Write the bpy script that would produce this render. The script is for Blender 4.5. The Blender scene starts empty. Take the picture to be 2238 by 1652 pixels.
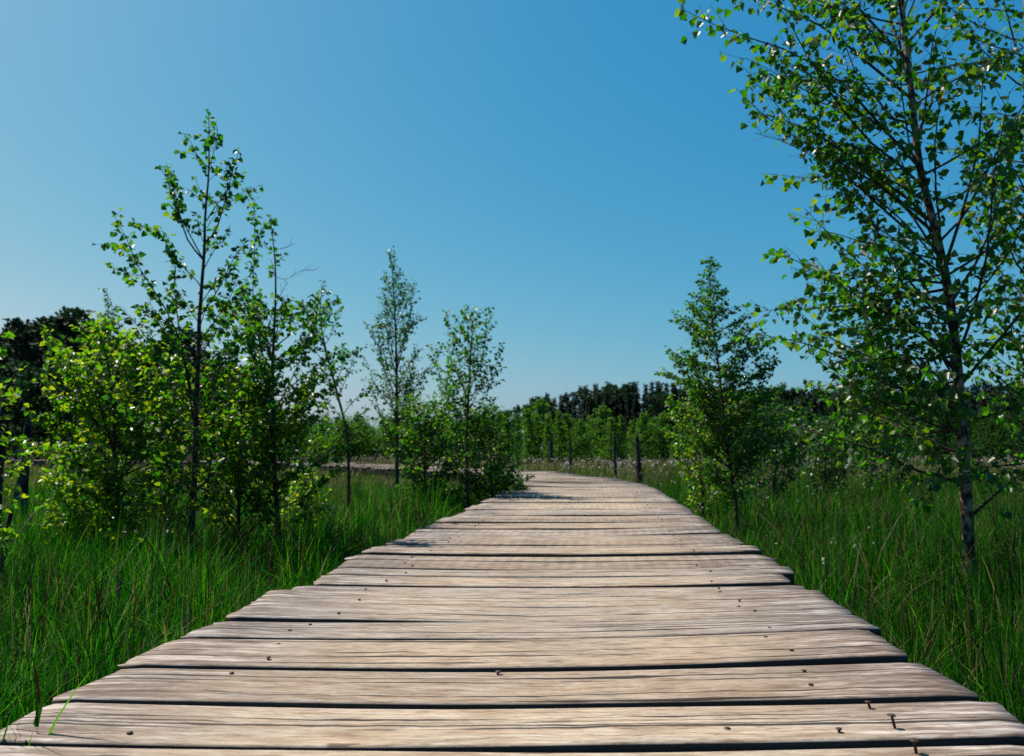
import bpy, math
import numpy as np
R = math.radians
sc = bpy.context.scene

# ------------------------------------------------------------------ camera, world, sun
CAM_Z, DECK_Z = 0.85, 0.35
F = 1740.0                      # focal length in photo units (photo taken as 2238 x 1652)
PITCH = math.atan(159.0 / F)
cam_d = bpy.data.cameras.new("camera")
cam = bpy.data.objects.new("camera", cam_d)
sc.collection.objects.link(cam)
cam_d.sensor_width = 36.0
cam_d.lens = 36.0 * F / 2238.0
cam_d.clip_start = 0.05
cam_d.clip_end = 6000
cam.location = (0, 0, CAM_Z)
cam.rotation_euler = (R(90) + PITCH, 0, 0)
cam_d.dof.use_dof = True
cam_d.dof.focus_distance = 1.9
cam_d.dof.aperture_fstop = 6.5
sc.camera = cam

SUN_EL, SUN_AZ = R(57), R(-62)   # azimuth from +Y towards +X; the sun stands to the left, a little ahead
SKY_CURVE = ((2.127, .168, 4.6), (.858, 1.31, 7.5), (.372, 3.28, 8.5))
world = bpy.data.worlds.new("World")
sc.world = world
world.use_nodes = True
wn = world.node_tree
bg = wn.nodes["Background"]
sky = wn.nodes.new("ShaderNodeTexSky")
sky.sky_type = 'NISHITA'
sky.sun_disc = False
sky.sun_elevation = SUN_EL
sky.sun_rotation = SUN_AZ
sky.altitude = 0
sky.air_density = 1.0
sky.dust_density = 1.5
sky.ozone_density = 3.0
# colour of this clear summer sky: each channel gets its own slope and level
sxyz = wn.nodes.new("ShaderNodeSeparateColor"); wn.links.new(sky.outputs[0], sxyz.inputs[0])
cxyz = wn.nodes.new("ShaderNodeCombineColor"); wn.links.new(cxyz.outputs[0], bg.inputs[0])
for ch, (pw, lv, mx_) in enumerate(SKY_CURVE):
    a_ = wn.nodes.new("ShaderNodeMath"); a_.operation = 'POWER'; a_.inputs[1].default_value = pw
    b_ = wn.nodes.new("ShaderNodeMath"); b_.operation = 'MULTIPLY'; b_.inputs[1].default_value = lv
    wn.links.new(sxyz.outputs[ch], a_.inputs[0]); wn.links.new(a_.outputs[0], b_.inputs[0]); c_ = wn.nodes.new("ShaderNodeMath"); c_.operation = 'MINIMUM'; c_.inputs[1].default_value = mx_
    wn.links.new(b_.outputs[0], c_.inputs[0]); wn.links.new(c_.outputs[0], cxyz.inputs[ch])
bg.inputs[1].default_value = 0.066
sun_d = bpy.data.lights.new("sun", 'SUN')
sun_d.energy = 5.0
sun_d.angle = R(0.5)
sun_d.color = (1.0, 0.92, 0.79)
sun = bpy.data.objects.new("sun", sun_d)
sc.collection.objects.link(sun)
sun.rotation_euler = (R(90) - SUN_EL, 0, R(180) - SUN_AZ)
sc.view_settings.view_transform = 'Standard'
sc.view_settings.look = 'None'
sc.view_settings.exposure = 0.6
sc.view_settings.gamma = 1.0
sc.view_settings.use_curve_mapping = False
sc.cycles.use_denoising = False
sc.cycles.max_bounces = 6
sc.cycles.diffuse_bounces = 3
sc.cycles.glossy_bounces = 2
sc.cycles.transmission_bounces = 4
sc.cycles.transparent_max_bounces = 4

cp, sp = math.cos(PITCH), math.sin(PITCH)
def ray(px, py):
    u, v = (px - 1119.0) / F, (826.0 - py) / F
    return np.array([u, cp - v * sp, sp + v * cp])
def Q(px, py, depth):           # the point at distance `depth` along +Y seen at (px, py)
    d = ray(px, py)
    return np.array([0, 0, CAM_Z]) + d * (depth / d[1])
def P(px, py, z):               # the point of height z seen at (px, py)
    d = ray(px, py)
    return np.array([0, 0, CAM_Z]) + d * ((z - CAM_Z) / d[2])

# ------------------------------------------------------------------ helpers
def link(o, parent=None):
    sc.collection.objects.link(o)
    if parent is not None:
        o.parent = parent
    return o
def tag(o, label=None, cat=None, group=None, kind=None):
    if label: o["label"] = label
    if cat: o["category"] = cat
    if group: o["group"] = group
    if kind: o["kind"] = kind
    return o
def thing(name, loc, label, cat, group=None):
    o = bpy.data.objects.new(name, None)
    o.empty_display_size = 0.2
    o.location = loc
    return tag(link(o), label, cat, group)
def mesh_np(name, V, Fc, mat, smooth=False, uv=None, mats=None):
    """V (N,3); Fc an (M,k) array or a list of such arrays with different k."""
    V = np.asarray(V, dtype=np.float32).reshape(-1, 3)
    Fl = [np.asarray(f, dtype=np.int32) for f in (Fc if isinstance(Fc, list) else [Fc]) if len(f)]
    me = bpy.data.meshes.new(name)
    me.vertices.add(len(V))
    me.vertices.foreach_set("co", V.ravel())
    loops = np.concatenate([f.ravel() for f in Fl])
    tot = np.concatenate([np.full(len(f), f.shape[1], dtype=np.int32) for f in Fl])
    start = np.concatenate([[0], np.cumsum(tot)[:-1]]).astype(np.int32)
    me.loops.add(len(loops))
    me.loops.foreach_set("vertex_index", loops)
    me.polygons.add(len(tot))
    me.polygons.foreach_set("loop_start", start)
    if smooth:
        me.polygons.foreach_set("use_smooth", np.ones(len(tot), dtype=bool))
    if uv is not None:
        l = me.uv_layers.new(name="UVMap")
        l.data.foreach_set("uv", np.asarray(uv, dtype=np.float32)[loops].ravel())
    me.update(calc_edges=True)
    me.validate()
    me.materials.append(mat)
    return me
def obj(name, me, parent=None, loc=None):
    o = bpy.data.objects.new(name, me)
    if loc is not None: o.location = loc
    return link(o, parent)
def norm(a):
    a = np.asarray(a, float)
    return a / np.maximum(np.linalg.norm(a, axis=-1, keepdims=True), 1e-9)

class Acc:                      # gathers vertices and quads of one mesh
    def __init__(s): s.v, s.f, s.n = [], [], 0
    def add(s, v, f):
        s.v.append(np.asarray(v, float)); s.f.append(np.asarray(f, int) + s.n); s.n += len(v)
    def tube(s, pts, r0, r1=None, sides=6, taper=None):
        pts = np.asarray(pts, float); n = len(pts)
        rad = np.linspace(r0, r1 if r1 is not None else r0, n) if taper is None else np.asarray(taper, float)
        t = np.gradient(pts, axis=0); t = norm(t)
        ref = np.array([0.31, 0.95, 0.05]) if abs(t[:, 2]).mean() > 0.6 else np.array([0.1, 0.05, 1.0])
        a = norm(np.cross(t, ref)); b = np.cross(t, a)
        th = np.arange(sides) * 2 * math.pi / sides
        ring = pts[:, None] + rad[:, None, None] * (np.cos(th)[None, :, None] * a[:, None] + np.sin(th)[None, :, None] * b[:, None])
        V = ring.reshape(-1, 3)
        i = np.arange(n - 1)[:, None] * sides; j = np.arange(sides)[None]; k = (j + 1) % sides
        f = np.stack([i + j, i + k, i + sides + k, i + sides + j], -1).reshape(-1, 4)
        s.add(V, f)
    def mesh(s, name, mat, smooth=True):
        return mesh_np(name, np.concatenate(s.v), np.concatenate(s.f), mat, smooth)

# ------------------------------------------------------------------ materials
def new_mat(name):
    m = bpy.data.materials.new(name); m.use_nodes = True
    nt = m.node_tree
    return m, nt, nt.nodes["Principled BSDF"], nt.nodes["Material Output"]
def N(nt, t, **kw):
    n = nt.nodes.new(t)
    for k, v in kw.items(): setattr(n, k, v)
    return n
def ramp(nt, stops, src=None, interp='LINEAR'):
    r = N(nt, "ShaderNodeValToRGB"); r.color_ramp.interpolation = interp
    el = r.color_ramp.elements
    while len(el) < len(stops): el.new(0.5)
    for e, (p, c) in zip(el, stops):
        e.position = p; e.color = (*c, 1) if len(c) == 3 else c
    if src is not None: nt.links.new(src, r.inputs[0])
    return r
def g(v): return (v, v, v)
def mixc(nt, fac, a, b, mode='MIX'):
    m = N(nt, "ShaderNodeMix", data_type='RGBA', blend_type=mode)
    for s, v in ((0, fac), (6, a), (7, b)):
        if isinstance(v, (int, float)): m.inputs[s].default_value = v
        elif isinstance(v, tuple): m.inputs[s].default_value = (*v, 1)
        else: nt.links.new(v, m.inputs[s])
    return m.outputs[2]
def math_n(nt, op, a, b=None, clamp=False):
    m = N(nt, "ShaderNodeMath", operation=op); m.use_clamp = clamp
    for i, v in enumerate((a, b)):
        if v is None: continue
        if isinstance(v, (int, float)): m.inputs[i].default_value = v
        else: nt.links.new(v, m.inputs[i])
    return m.outputs[0]

def leaf_mat(name, stops, tstops, trans=0.5, rough=0.42, spec=0.5):
    stops = [(p, tuple(.64 * v for v in c)) for p, c in stops]; tstops = [(p, tuple(.8 * v for v in c)) for p, c in tstops]
    m, nt, b, out = new_mat(name)
    geo = N(nt, "ShaderNodeNewGeometry")
    c = ramp(nt, stops, geo.outputs["Random Per Island"])
    t = ramp(nt, tstops, geo.outputs["Random Per Island"])
    nt.links.new(c.outputs[0], b.inputs["Base Color"])
    b.inputs["Roughness"].default_value = rough
    b.inputs["Specular IOR Level"].default_value = spec
    tr = N(nt, "ShaderNodeBsdfTranslucent"); nt.links.new(t.outputs[0], tr.inputs[0])
    mx = N(nt, "ShaderNodeMixShader"); mx.inputs[0].default_value = trans
    nt.links.new(b.outputs[0], mx.inputs[1]); nt.links.new(tr.outputs[0], mx.inputs[2])
    nt.links.new(mx.outputs[0], out.inputs[0])
    return m
M = {}
M['leaf_deep'] = leaf_mat("leaf_deep", [(0, (.012, .05, .006)), (.6, (.022, .085, .009)), (1, (.05, .12, .012))],
                          [(0, (.03, .17, .008)), (.6, (.06, .26, .01)), (1, (.16, .32, .012))], .46, .38)
M['leaf_fresh'] = leaf_mat("leaf_fresh", [(0, (.02, .08, .006)), (.6, (.05, .14, .008)), (1, (.14, .22, .012))],
                           [(0, (.08, .36, .006)), (.5, (.22, .52, .008)), (1, (.52, .62, .012))], .56, .36)
M['leaf_mid'] = leaf_mat("leaf_mid", [(0, (.010, .045, .004)), (1, (.038, .105, .009))],
                         [(0, (.03, .20, .004)), (.6, (.08, .36, .006)), (1, (.30, .50, .010))], .48, .36, .4)
M['leaf_far'] = leaf_mat("leaf_far", [(0, (.012, .06, .006)), (1, (.05, .14, .010))],
                         [(0, (.05, .22, .010)), (1, (.19, .42, .014))], .5, .6, .3)
M['leaf_wood'] = leaf_mat("leaf_wood", [(0, (.008, .035, .006)), (1, (.022, .07, .009))],
                          [(0, (.02, .11, .008)), (1, (.07, .20, .012))], .42, .6, .2)
M['needle'] = leaf_mat("needle", [(0, (.006, .016, .010)), (1, (.014, .034, .014))],
                       [(0, (.008, .03, .010)), (1, (.02, .06, .015))], .25, .7, .2)
M['crown_dark'] = leaf_mat("crown_dark", [(0, (.005, .020, .008)), (1, (.014, .045, .011))],
                           [(0, (.008, .045, .008)), (1, (.022, .09, .011))], .35, .7, .2)
M['grass'] = leaf_mat("grass", [(0, (.002, .024, .001)), (.62, (.006, .060, .001)), (.92, (.045, .17, .003)), (1, (.15, .13, .03))],
                      [(0, (.003, .07, .001)), (.62, (.012, .21, .002)), (.92, (.13, .55, .004)), (1, (.28, .22, .05))], .42, .6, .1)
M['meadow'] = leaf_mat("meadow", [(0, (.004, .022, .001)), (.55, (.018, .07, .003)), (.85, (.07, .12, .008)), (1, (.22, .17, .06))],
                       [(0, (.006, .06, .001)), (.55, (.04, .19, .003)), (.85, (.18, .32, .008)), (1, (.32, .25, .08))], .42, .6, .1)
M['dry_grass'] = leaf_mat("dry_grass", [(0, (.09, .07, .025)), (1, (.36, .28, .14))],
                          [(0, (.12, .11, .02)), (1, (.38, .31, .14))], .35, .6, .2)
M['sedge'] = leaf_mat("sedge", [(0, (.02, .012, .008)), (1, (.10, .05, .02))],
                      [(0, (.02, .012, .006)), (1, (.10, .05, .015))], .2, .6, .2)
M['cotton'] = leaf_mat("cotton", [(0, (.62, .56, .50)), (1, (.82, .78, .74))],
                       [(0, (.5, .45, .4)), (1, (.7, .66, .62))], .35, .9, .1)

def bark_mat(name, dark, pale, thr, scale=(3, 3, 10)):
    m, nt, b, out = new_mat(name)
    tc = N(nt, "ShaderNodeTexCoord"); mp = N(nt, "ShaderNodeMapping")
    mp.inputs["Scale"].default_value = scale
    nt.links.new(tc.outputs["Object"], mp.inputs[0])
    n1 = N(nt, "ShaderNodeTexNoise"); n1.inputs["Scale"].default_value = 4.0; n1.inputs["Detail"].default_value = 6
    nt.links.new(mp.outputs[0], n1.inputs[0])
    c = ramp(nt, [(thr - .06, dark), (thr + .06, pale), (1, tuple(x * 1.15 for x in pale))], n1.outputs[0])
    nt.links.new(c.outputs[0], b.inputs["Base Color"])
    b.inputs["Roughness"].default_value = .85; b.inputs["Specular IOR Level"].default_value = .2
    bp = N(nt, "ShaderNodeBump"); bp.inputs["Strength"].default_value = .5; bp.inputs["Distance"].default_value = .01
    nt.links.new(n1.outputs[0], bp.inputs["Height"]); nt.links.new(bp.outputs[0], b.inputs["Normal"])
    return m
M['bark_birch'] = bark_mat("bark_birch", (.03, .019, .014), (.26, .175, .125), .5, (6, 6, 5))
M['bark_brown'] = bark_mat("bark_brown", (.018, .012, .009), (.07, .05, .036), .5)
M['bark_grey'] = bark_mat("bark_grey", (.012, .010, .009), (.05, .045, .04), .5, (6, 6, 2))
M['twig'] = bark_mat("twig", (.03, .016, .011), (.07, .04, .028), .5)

def wood_mat():
    m, nt, b, out = new_mat("weathered_wood")
    uv = N(nt, "ShaderNodeUVMap"); geo = N(nt, "ShaderNodeNewGeometry")
    oi = N(nt, "ShaderNodeObjectInfo")
    rnd = math_n(nt, 'FRACT', math_n(nt, 'ADD', geo.outputs["Random Per Island"], oi.outputs["Random"]))
    sep = N(nt, "ShaderNodeSeparateXYZ"); nt.links.new(uv.outputs[0], sep.inputs[0])
    cmb = N(nt, "ShaderNodeCombineXYZ")
    nt.links.new(sep.outputs[0], cmb.inputs[0]); nt.links.new(sep.outputs[1], cmb.inputs[1])
    nt.links.new(math_n(nt, 'MULTIPLY', rnd, 61.0), cmb.inputs[2])
    # gentle warp so the grain waves
    wn_ = N(nt, "ShaderNodeTexNoise"); wn_.inputs["Scale"].default_value = 2.2; wn_.inputs["Detail"].default_value = 2
    nt.links.new(cmb.outputs[0], wn_.inputs[0])
    wo = math_n(nt, 'MULTIPLY', math_n(nt, 'SUBTRACT', wn_.outputs[0], .5), .018)
    yv = math_n(nt, 'ADD', sep.outputs[1], wo)
    cm2 = N(nt, "ShaderNodeCombineXYZ")
    nt.links.new(sep.outputs[0], cm2.inputs[0]); nt.links.new(yv, cm2.inputs[1]); nt.links.new(cmb.inputs[2].links[0].from_socket, cm2.inputs[2])
    def noise(scale, detail=6, rough=.6, dist=0.0):
        mp = N(nt, "ShaderNodeMapping"); mp.inputs["Scale"].default_value = scale
        nt.links.new(cm2.outputs[0], mp.inputs[0])
        n = N(nt, "ShaderNodeTexNoise"); n.inputs["Scale"].default_value = 1.0
        n.inputs["Detail"].default_value = detail; n.inputs["Roughness"].default_value = rough; n.inputs["Distortion"].default_value = dist
        nt.links.new(mp.outputs[0], n.inputs[0]); return n.outputs[0]
    fine = noise((28, 260, 1), 4, .8)
    grain = noise((9, 105, 1), 8, .74)
    stain = noise((4.0, 17, 1.3), 6, .68)
    base = ramp(nt, [(.30, (.12, .07, .045)), (.40, (.33, .24, .17)), (.49, (.47, .375, .28)), (.64, (.58, .50, .415))], grain).outputs[0]
    f2 = ramp(nt, [(.36, g(.38)), (.46, g(.92)), (.62, g(1.18))], fine).outputs[0]
    col = mixc(nt, .85, base, f2, 'MULTIPLY')
    patch = ramp(nt, [(.40, g(0)), (.60, g(.75))], noise((2.4, 7, 5.1), 5, .6)).outputs[0]
    col = mixc(nt, patch, col, mixc(nt, 1.0, col, (.80, .84, .90), 'MULTIPLY'))
    st = ramp(nt, [(.33, g(.7)), (.44, g(0)), (1, g(0))], stain).outputs[0]
    col = mixc(nt, st, col, (.16, .095, .05))
    warm = ramp(nt, [(.55, g(0)), (.72, g(.5))], noise((1.4, 9, 2.1), 3)).outputs[0]
    col = mixc(nt, warm, col, (.44, .315, .21))
    # grey, bleached ends with dark streaks
    au = math_n(nt, 'ABSOLUTE', sep.outputs[0])
    endm = N(nt, "ShaderNodeMapRange"); endm.interpolation_type = 'SMOOTHSTEP'
    endm.inputs[1].default_value = .38; endm.inputs[2].default_value = .86
    nt.links.new(math_n(nt, 'ADD', au, math_n(nt, 'MULTIPLY', math_n(nt, 'SUBTRACT', grain, .5), .55)), endm.inputs[0])
    estreak = ramp(nt, [(.36, (.07, .045, .034)), (.47, (.20, .15, .125)), (.54, (.36, .31, .285)), (.63, (.66, .63, .62))], noise((4.0, 38, 1), 8, .74)).outputs[0]
    estreak = mixc(nt, .7, estreak, f2, 'MULTIPLY')
    col = mixc(nt, math_n(nt, 'MULTIPLY', endm.outputs[0], .92), col, estreak)
    # circular saw marks on some planks
    sw = N(nt, "ShaderNodeTexWave"); sw.inputs["Scale"].default_value = 1.0; sw.inputs["Distortion"].default_value = 2.5; sw.inputs["Detail"].default_value = 3
    mps = N(nt, "ShaderNodeMapping"); mps.inputs["Scale"].default_value = (5.5, 2.4, 1); nt.links.new(cm2.outputs[0], mps.inputs[0]); nt.links.new(mps.outputs[0], sw.inputs[0])
    swm = math_n(nt, 'MULTIPLY', math_n(nt, 'LESS_THAN', math_n(nt, 'FRACT', math_n(nt, 'MULTIPLY', rnd, 7.3)), .3), .4)
    col = mixc(nt, swm, col, mixc(nt, 1.0, col, ramp(nt, [(.3, (.75, .75, .77)), (.7, (1.1, 1.08, 1.05))], sw.outputs[0]).outputs[0], 'MULTIPLY'))
    # per plank value
    pv = ramp(nt, [(0, (.82, .76, .72)), (.3, (1.04, .97, .89)), (.6, (.92, .92, .94)), (1, (1.18, 1.12, 1.03))], rnd).outputs[0]
    col = mixc(nt, 1.0, col, pv, 'MULTIPLY')
    # long cracks
    crack = None
    for q in range(4):
        y0 = math_n(nt, 'MULTIPLY', math_n(nt, 'FRACT', math_n(nt, 'MULTIPLY', rnd, 17.3 + 23.7 * q)), .215)
        off = math_n(nt, 'MULTIPLY', math_n(nt, 'SUBTRACT', noise((1.1, .3, 3 + q), 4, .55), .5), .045)
        wd = math_n(nt, 'MULTIPLY', math_n(nt, 'SUBTRACT', noise((1.5, .2, 11 + 2.3 * q), 3, .6), .40 + .025 * q, True), .034)
        dd = math_n(nt, 'ABSOLUTE', math_n(nt, 'SUBTRACT', math_n(nt, 'SUBTRACT', yv, y0), off))
        c_ = math_n(nt, 'LESS_THAN', dd, wd)
        crack = c_ if crack is None else math_n(nt, 'MAXIMUM', crack, c_)
    blot = ramp(nt, [(.40, (.80, .74, .68)), (.5, (1, 1, 1)), (.62, (1.08, 1.08, 1.09))], noise((5, 14, 9.1), 6, .7)).outputs[0]
    col = mixc(nt, .8, col, blot, 'MULTIPLY')
    # short dark checks that follow the grain
    chk = ramp(nt, [(.31, g(1)), (.36, g(0)), (1, g(0))], noise((6, 55, 4), 4, .6)).outputs[0]
    col = mixc(nt, math_n(nt, 'MULTIPLY', chk, .75), col, (.05, .03, .02))
    # knots
    mk = N(nt, "ShaderNodeMapping"); mk.inputs["Scale"].default_value = (1.6, 4.4, 1); nt.links.new(cm2.outputs[0], mk.inputs[0])
    vo = N(nt, "ShaderNodeTexVoronoi"); vo.inputs["Scale"].default_value = 1.0; nt.links.new(mk.outputs[0], vo.inputs[0])
    kn = ramp(nt, [(.03, g(.9)), (.055, g(.55)), (.10, g(0)), (1, g(0))], vo.outputs["Distance"]).outputs[0]
    col = mixc(nt, kn, col, (.06, .034, .02))
    col = mixc(nt, math_n(nt, 'MULTIPLY', crack, .92), col, (.012, .008, .006))
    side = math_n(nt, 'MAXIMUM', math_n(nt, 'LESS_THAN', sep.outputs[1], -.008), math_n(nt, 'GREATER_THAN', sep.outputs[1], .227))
    col = mixc(nt, math_n(nt, 'MULTIPLY', side, .92), col, (.035, .02, .013))  # plank edges painted near-black brown: shade of the seams put into the colour
    col = mixc(nt, 1.0, col, (.73, .73, .745), 'MULTIPLY')
    nt.links.new(col, b.inputs["Base Color"])
    b.inputs["Roughness"].default_value = .68; b.inputs["Specular IOR Level"].default_value = .28
    h = math_n(nt, 'ADD', math_n(nt, 'MULTIPLY', grain, .6), math_n(nt, 'MULTIPLY', fine, .4))
    h = math_n(nt, 'SUBTRACT', h, math_n(nt, 'MULTIPLY', crack, 1.2))
    bp = N(nt, "ShaderNodeBump"); bp.inputs["Strength"].default_value = .35; bp.inputs["Distance"].default_value = .0012
    nt.links.new(h, bp.inputs["Height"]); nt.links.new(bp.outputs[0], b.inputs["Normal"])
    return m
M['wood'] = wood_mat()
m, nt, b, out = new_mat("rusty_iron"); b.inputs["Base Color"].default_value = (.035, .022, .017, 1); b.inputs["Metallic"].default_value = .4; b.inputs["Roughness"].default_value = .65
n_ = N(nt, "ShaderNodeTexNoise"); n_.inputs["Scale"].default_value = 300
nt.links.new(ramp(nt, [(.35, (.012, .009, .008)), (.7, (.09, .045, .025))], n_.outputs[0]).outputs[0], b.inputs["Base Color"])
M['iron'] = m
m, nt, b, out = new_mat("bog_soil")
tc = N(nt, "ShaderNodeTexCoord"); n1 = N(nt, "ShaderNodeTexNoise"); n1.inputs["Scale"].default_value = 1.3; n1.inputs["Detail"].default_value = 8
nt.links.new(tc.outputs["Object"], n1.inputs[0])
nt.links.new(ramp(nt, [(.3, (.010, .018, .006)), (.55, (.016, .040, .008)), (.8, (.045, .05, .02))], n1.outputs[0]).outputs[0], b.inputs["Base Color"])
b.inputs["Roughness"].default_value = .95; b.inputs["Specular IOR Level"].default_value = .1
M['soil'] = m

# ------------------------------------------------------------------ ground
rng = np.random.default_rng(7)
def ground_z(x, y):
    return 0.03 * np.sin(x * .9 + 1.3) * np.sin(y * .7) + 0.02 * np.sin(x * 2.3 + y * 1.7)
gx = np.concatenate([[-4000, -1200, -300, -120], np.linspace(-60, 60, 121), [120, 300, 1200, 4000]])
gy = np.concatenate([[-1500, -300, -60], np.linspace(-12, 90, 103), [140, 300, 1200, 4500]])
GX, GY = np.meshgrid(gx, gy, indexing='ij')
GZ = ground_z(GX, GY) * (np.abs(GX) < 70) * (np.abs(GY) < 95)
nx, ny = GX.shape
ii, jj = np.meshgrid(np.arange(nx - 1), np.arange(ny - 1), indexing='ij')
a0 = (ii * ny + jj).ravel()
gf = np.stack([a0, a0 + ny, a0 + ny + 1, a0 + 1], -1)
tag(obj("ground", mesh_np("ground", np.stack([GX, GY, GZ], -1), gf, M['soil'], True)), kind='structure')

# ------------------------------------------------------------------ boardwalk
HW = 0.935
ctrl = np.array([(-.36, -1.8), (-.17, 0), (0.0, 1.6), (.40, 5.4), (.79, 9.0), (.97, 11.0), (.93, 13.0), (.58, 15.5), (-.12, 18.2), (-1.15, 20.6),
                 (-2.75, 23.2), (-6.0, 28.6), (-10.5, 33.6), (-17, 38.0), (-26, 41.5), (-38, 44.5), (-50, 47)], float)
def catmull(c, per=24):
    o = []
    for i in range(1, len(c) - 2):
        p0, p1, p2, p3 = c[i - 1:i + 3]
        for t in np.arange(per) / per:
            o.append(.5 * ((2 * p1) + (-p0 + p2) * t + (2 * p0 - 5 * p1 + 4 * p2 - p3) * t * t + (-p0 + 3 * p1 - 3 * p2 + p3) * t ** 3))
    o.append(c[-2]); return np.array(o)
path = catmull(ctrl, 24)
pt = norm(np.gradient(path, axis=0))
ps = np.concatenate([[0], np.cumsum(np.linalg.norm(np.diff(path, axis=0), axis=1))])
def path_at(s):
    c = np.array([np.interp(s, ps, path[:, k]) for k in (0, 1)])
    t = np.array([np.interp(s, ps, pt[:, k]) for k in (0, 1)]); return c, t / np.linalg.norm(t)
S_of_y = lambda y: np.interp(y, path[:, 1], ps)
def path_dist(x, y):            # signed distance from the centre line for arrays of points
    x = np.asarray(x); y = np.asarray(y)
    best = np.full(x.shape, 1e9)
    q = path[::4]
    for k in range(len(q)):
        best = np.minimum(best, np.hypot(x - q[k, 0], y - q[k, 1]))
    return best

# seams between planks, read off the photo as rows (left end, middle, right end)
rows = [(1608, 1640, 1602), (1532, 1549, 1531), (1460, 1466, 1440), (1408, 1406, 1386), (1352, 1369, 1339), (1322, 1334, 1308),
        (1300, 1309, 1292), (1277, 1283, 1271), (1257, 1262, 1255), (1240, 1247, 1237), (1226, 1232, 1226), (1215, 1218, 1212), (1202, 1205, 1199),
        (1191, 1193, 1187), (1180, 1181, 1176), (1169, 1170, 1165), (1157, 1157, 1153), (1145, 1145, 1141), (1136, 1136, 1133),
        (1127, 1127, 1124), (1117, 1116.5, 1113), (1108, 1107.5, 1105), (1099, 1099, 1097), (1090, 1089, 1087), (1081, 1081, 1078)]
ym = np.array([P(1119, r[1], DECK_Z)[1] for r in rows])
BOW = 0.012
tilt = []
for r, y in zip(rows, ym):      # skew of each seam (dy per m of x)
    c, _ = path_at(S_of_y(y))
    dl = P(1119, r[0], DECK_Z + BOW)[1]; dr = P(1119, r[2], DECK_Z + BOW)[1]
    tilt.append((dr - dl) / (2 * HW) * .55)
seams = []                      # each: (centre xy, direction along the plank)
rngp = np.random.default_rng(11)
for y in (-0.02, .21, .43, .66, .88, 1.10):
    c, t = path_at(S_of_y(y)); seams.append((np.array([c[0], y]), 0.0, rngp.uniform(.004, .012)))
dark = [(12, 14, 20), (3, 8, 10), (8, 10, 15), (10, 2, 8), (18, 6, 7), (0, 5, 2), (1, 1, 1), (5, 4, 8), (4, 3, 0), (5, 4, 1), (2, 3, 1), (4, 5, 7), (1, 0, 1),
        (4, 4, 0), (1, 0, 1), (0, 1, 6), (3, 4, 0), (4, 4, 1), (0, 1, 1), (1, 4, 3), (3, 3, 0), (1, 0, 1), (2, 3, 1), (3, 2, 0), (5, 4, 4)]
gapw = [.022, .012, .022, .013, .018, .012, .004, .014, .010, .014, .008, .016, .006, .014, .005, .010, .014, .014, .006, .014, .014, .006, .012, .010, .02]
for y, t_, gp in zip(ym, tilt, gapw):
    c, t = path_at(S_of_y(y)); seams.append((np.array([c[0], y]), t_, gp))
s = S_of_y(ym[-1])
while s < ps[-1] - .4:
    s += rngp.uniform(.20, .27)
    c, t = path_at(s)
    ang = math.atan2(-t[0], t[1])          # heading, left positive
    a = max(0.0, ang) if s < S_of_y(16) else ang
    seams.append((c, math.tan(a + rngp.normal(0, .006)), rngp.uniform(.004, .014)))
# height of each plank at its left end, middle and right end: a dark seam means the farther plank stands higher
zq = [np.zeros(3)]
gapq = [np.array([.008, .006, .008])]
for k in range(1, len(seams)):
    i_ = k - 6
    d_ = max(seams[k][0][1], 1.0)
    if 0 <= i_ < len(dark):
        px = np.array(dark[i_], float)
    else:
        px = np.clip(rngp.normal(2.5, 2.5) + rngp.normal(0, 1.2, 3), 0, 7) * (1 if d_ < 20 else .5)
    v = px / F * d_
    gq = np.clip(.65 * v * d_ / .5, .002, .034)
    stp = np.where(px > 1.5, v - gq * .5 / d_, 0)
    z_ = zq[-1] + stp
    if px.max() <= 1.5: z_ = zq[-1] * .2 - .004                    # a closed seam: the farther plank lies lower
    elif z_.max() > .022: z_ = z_ - (z_.max() - .022) * .8
    zq.append(np.clip(z_, -.012, .03)); gapq.append(gq)
gapq.append(gapq[0])
def z_of(k, x):
    return np.interp(x, [-HW, 0, HW], zq[k]) if np.isscalar(x) else np.interp(x, np.linspace(-HW, HW, 9), np.interp(np.linspace(-1, 1, 9), [-1, 0, 1], zq[k]))
boardwalk = thing("boardwalk", (0, 0, DECK_Z), "weathered grey-brown plank boardwalk running ahead and curving left through the bog", "boardwalk")

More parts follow.
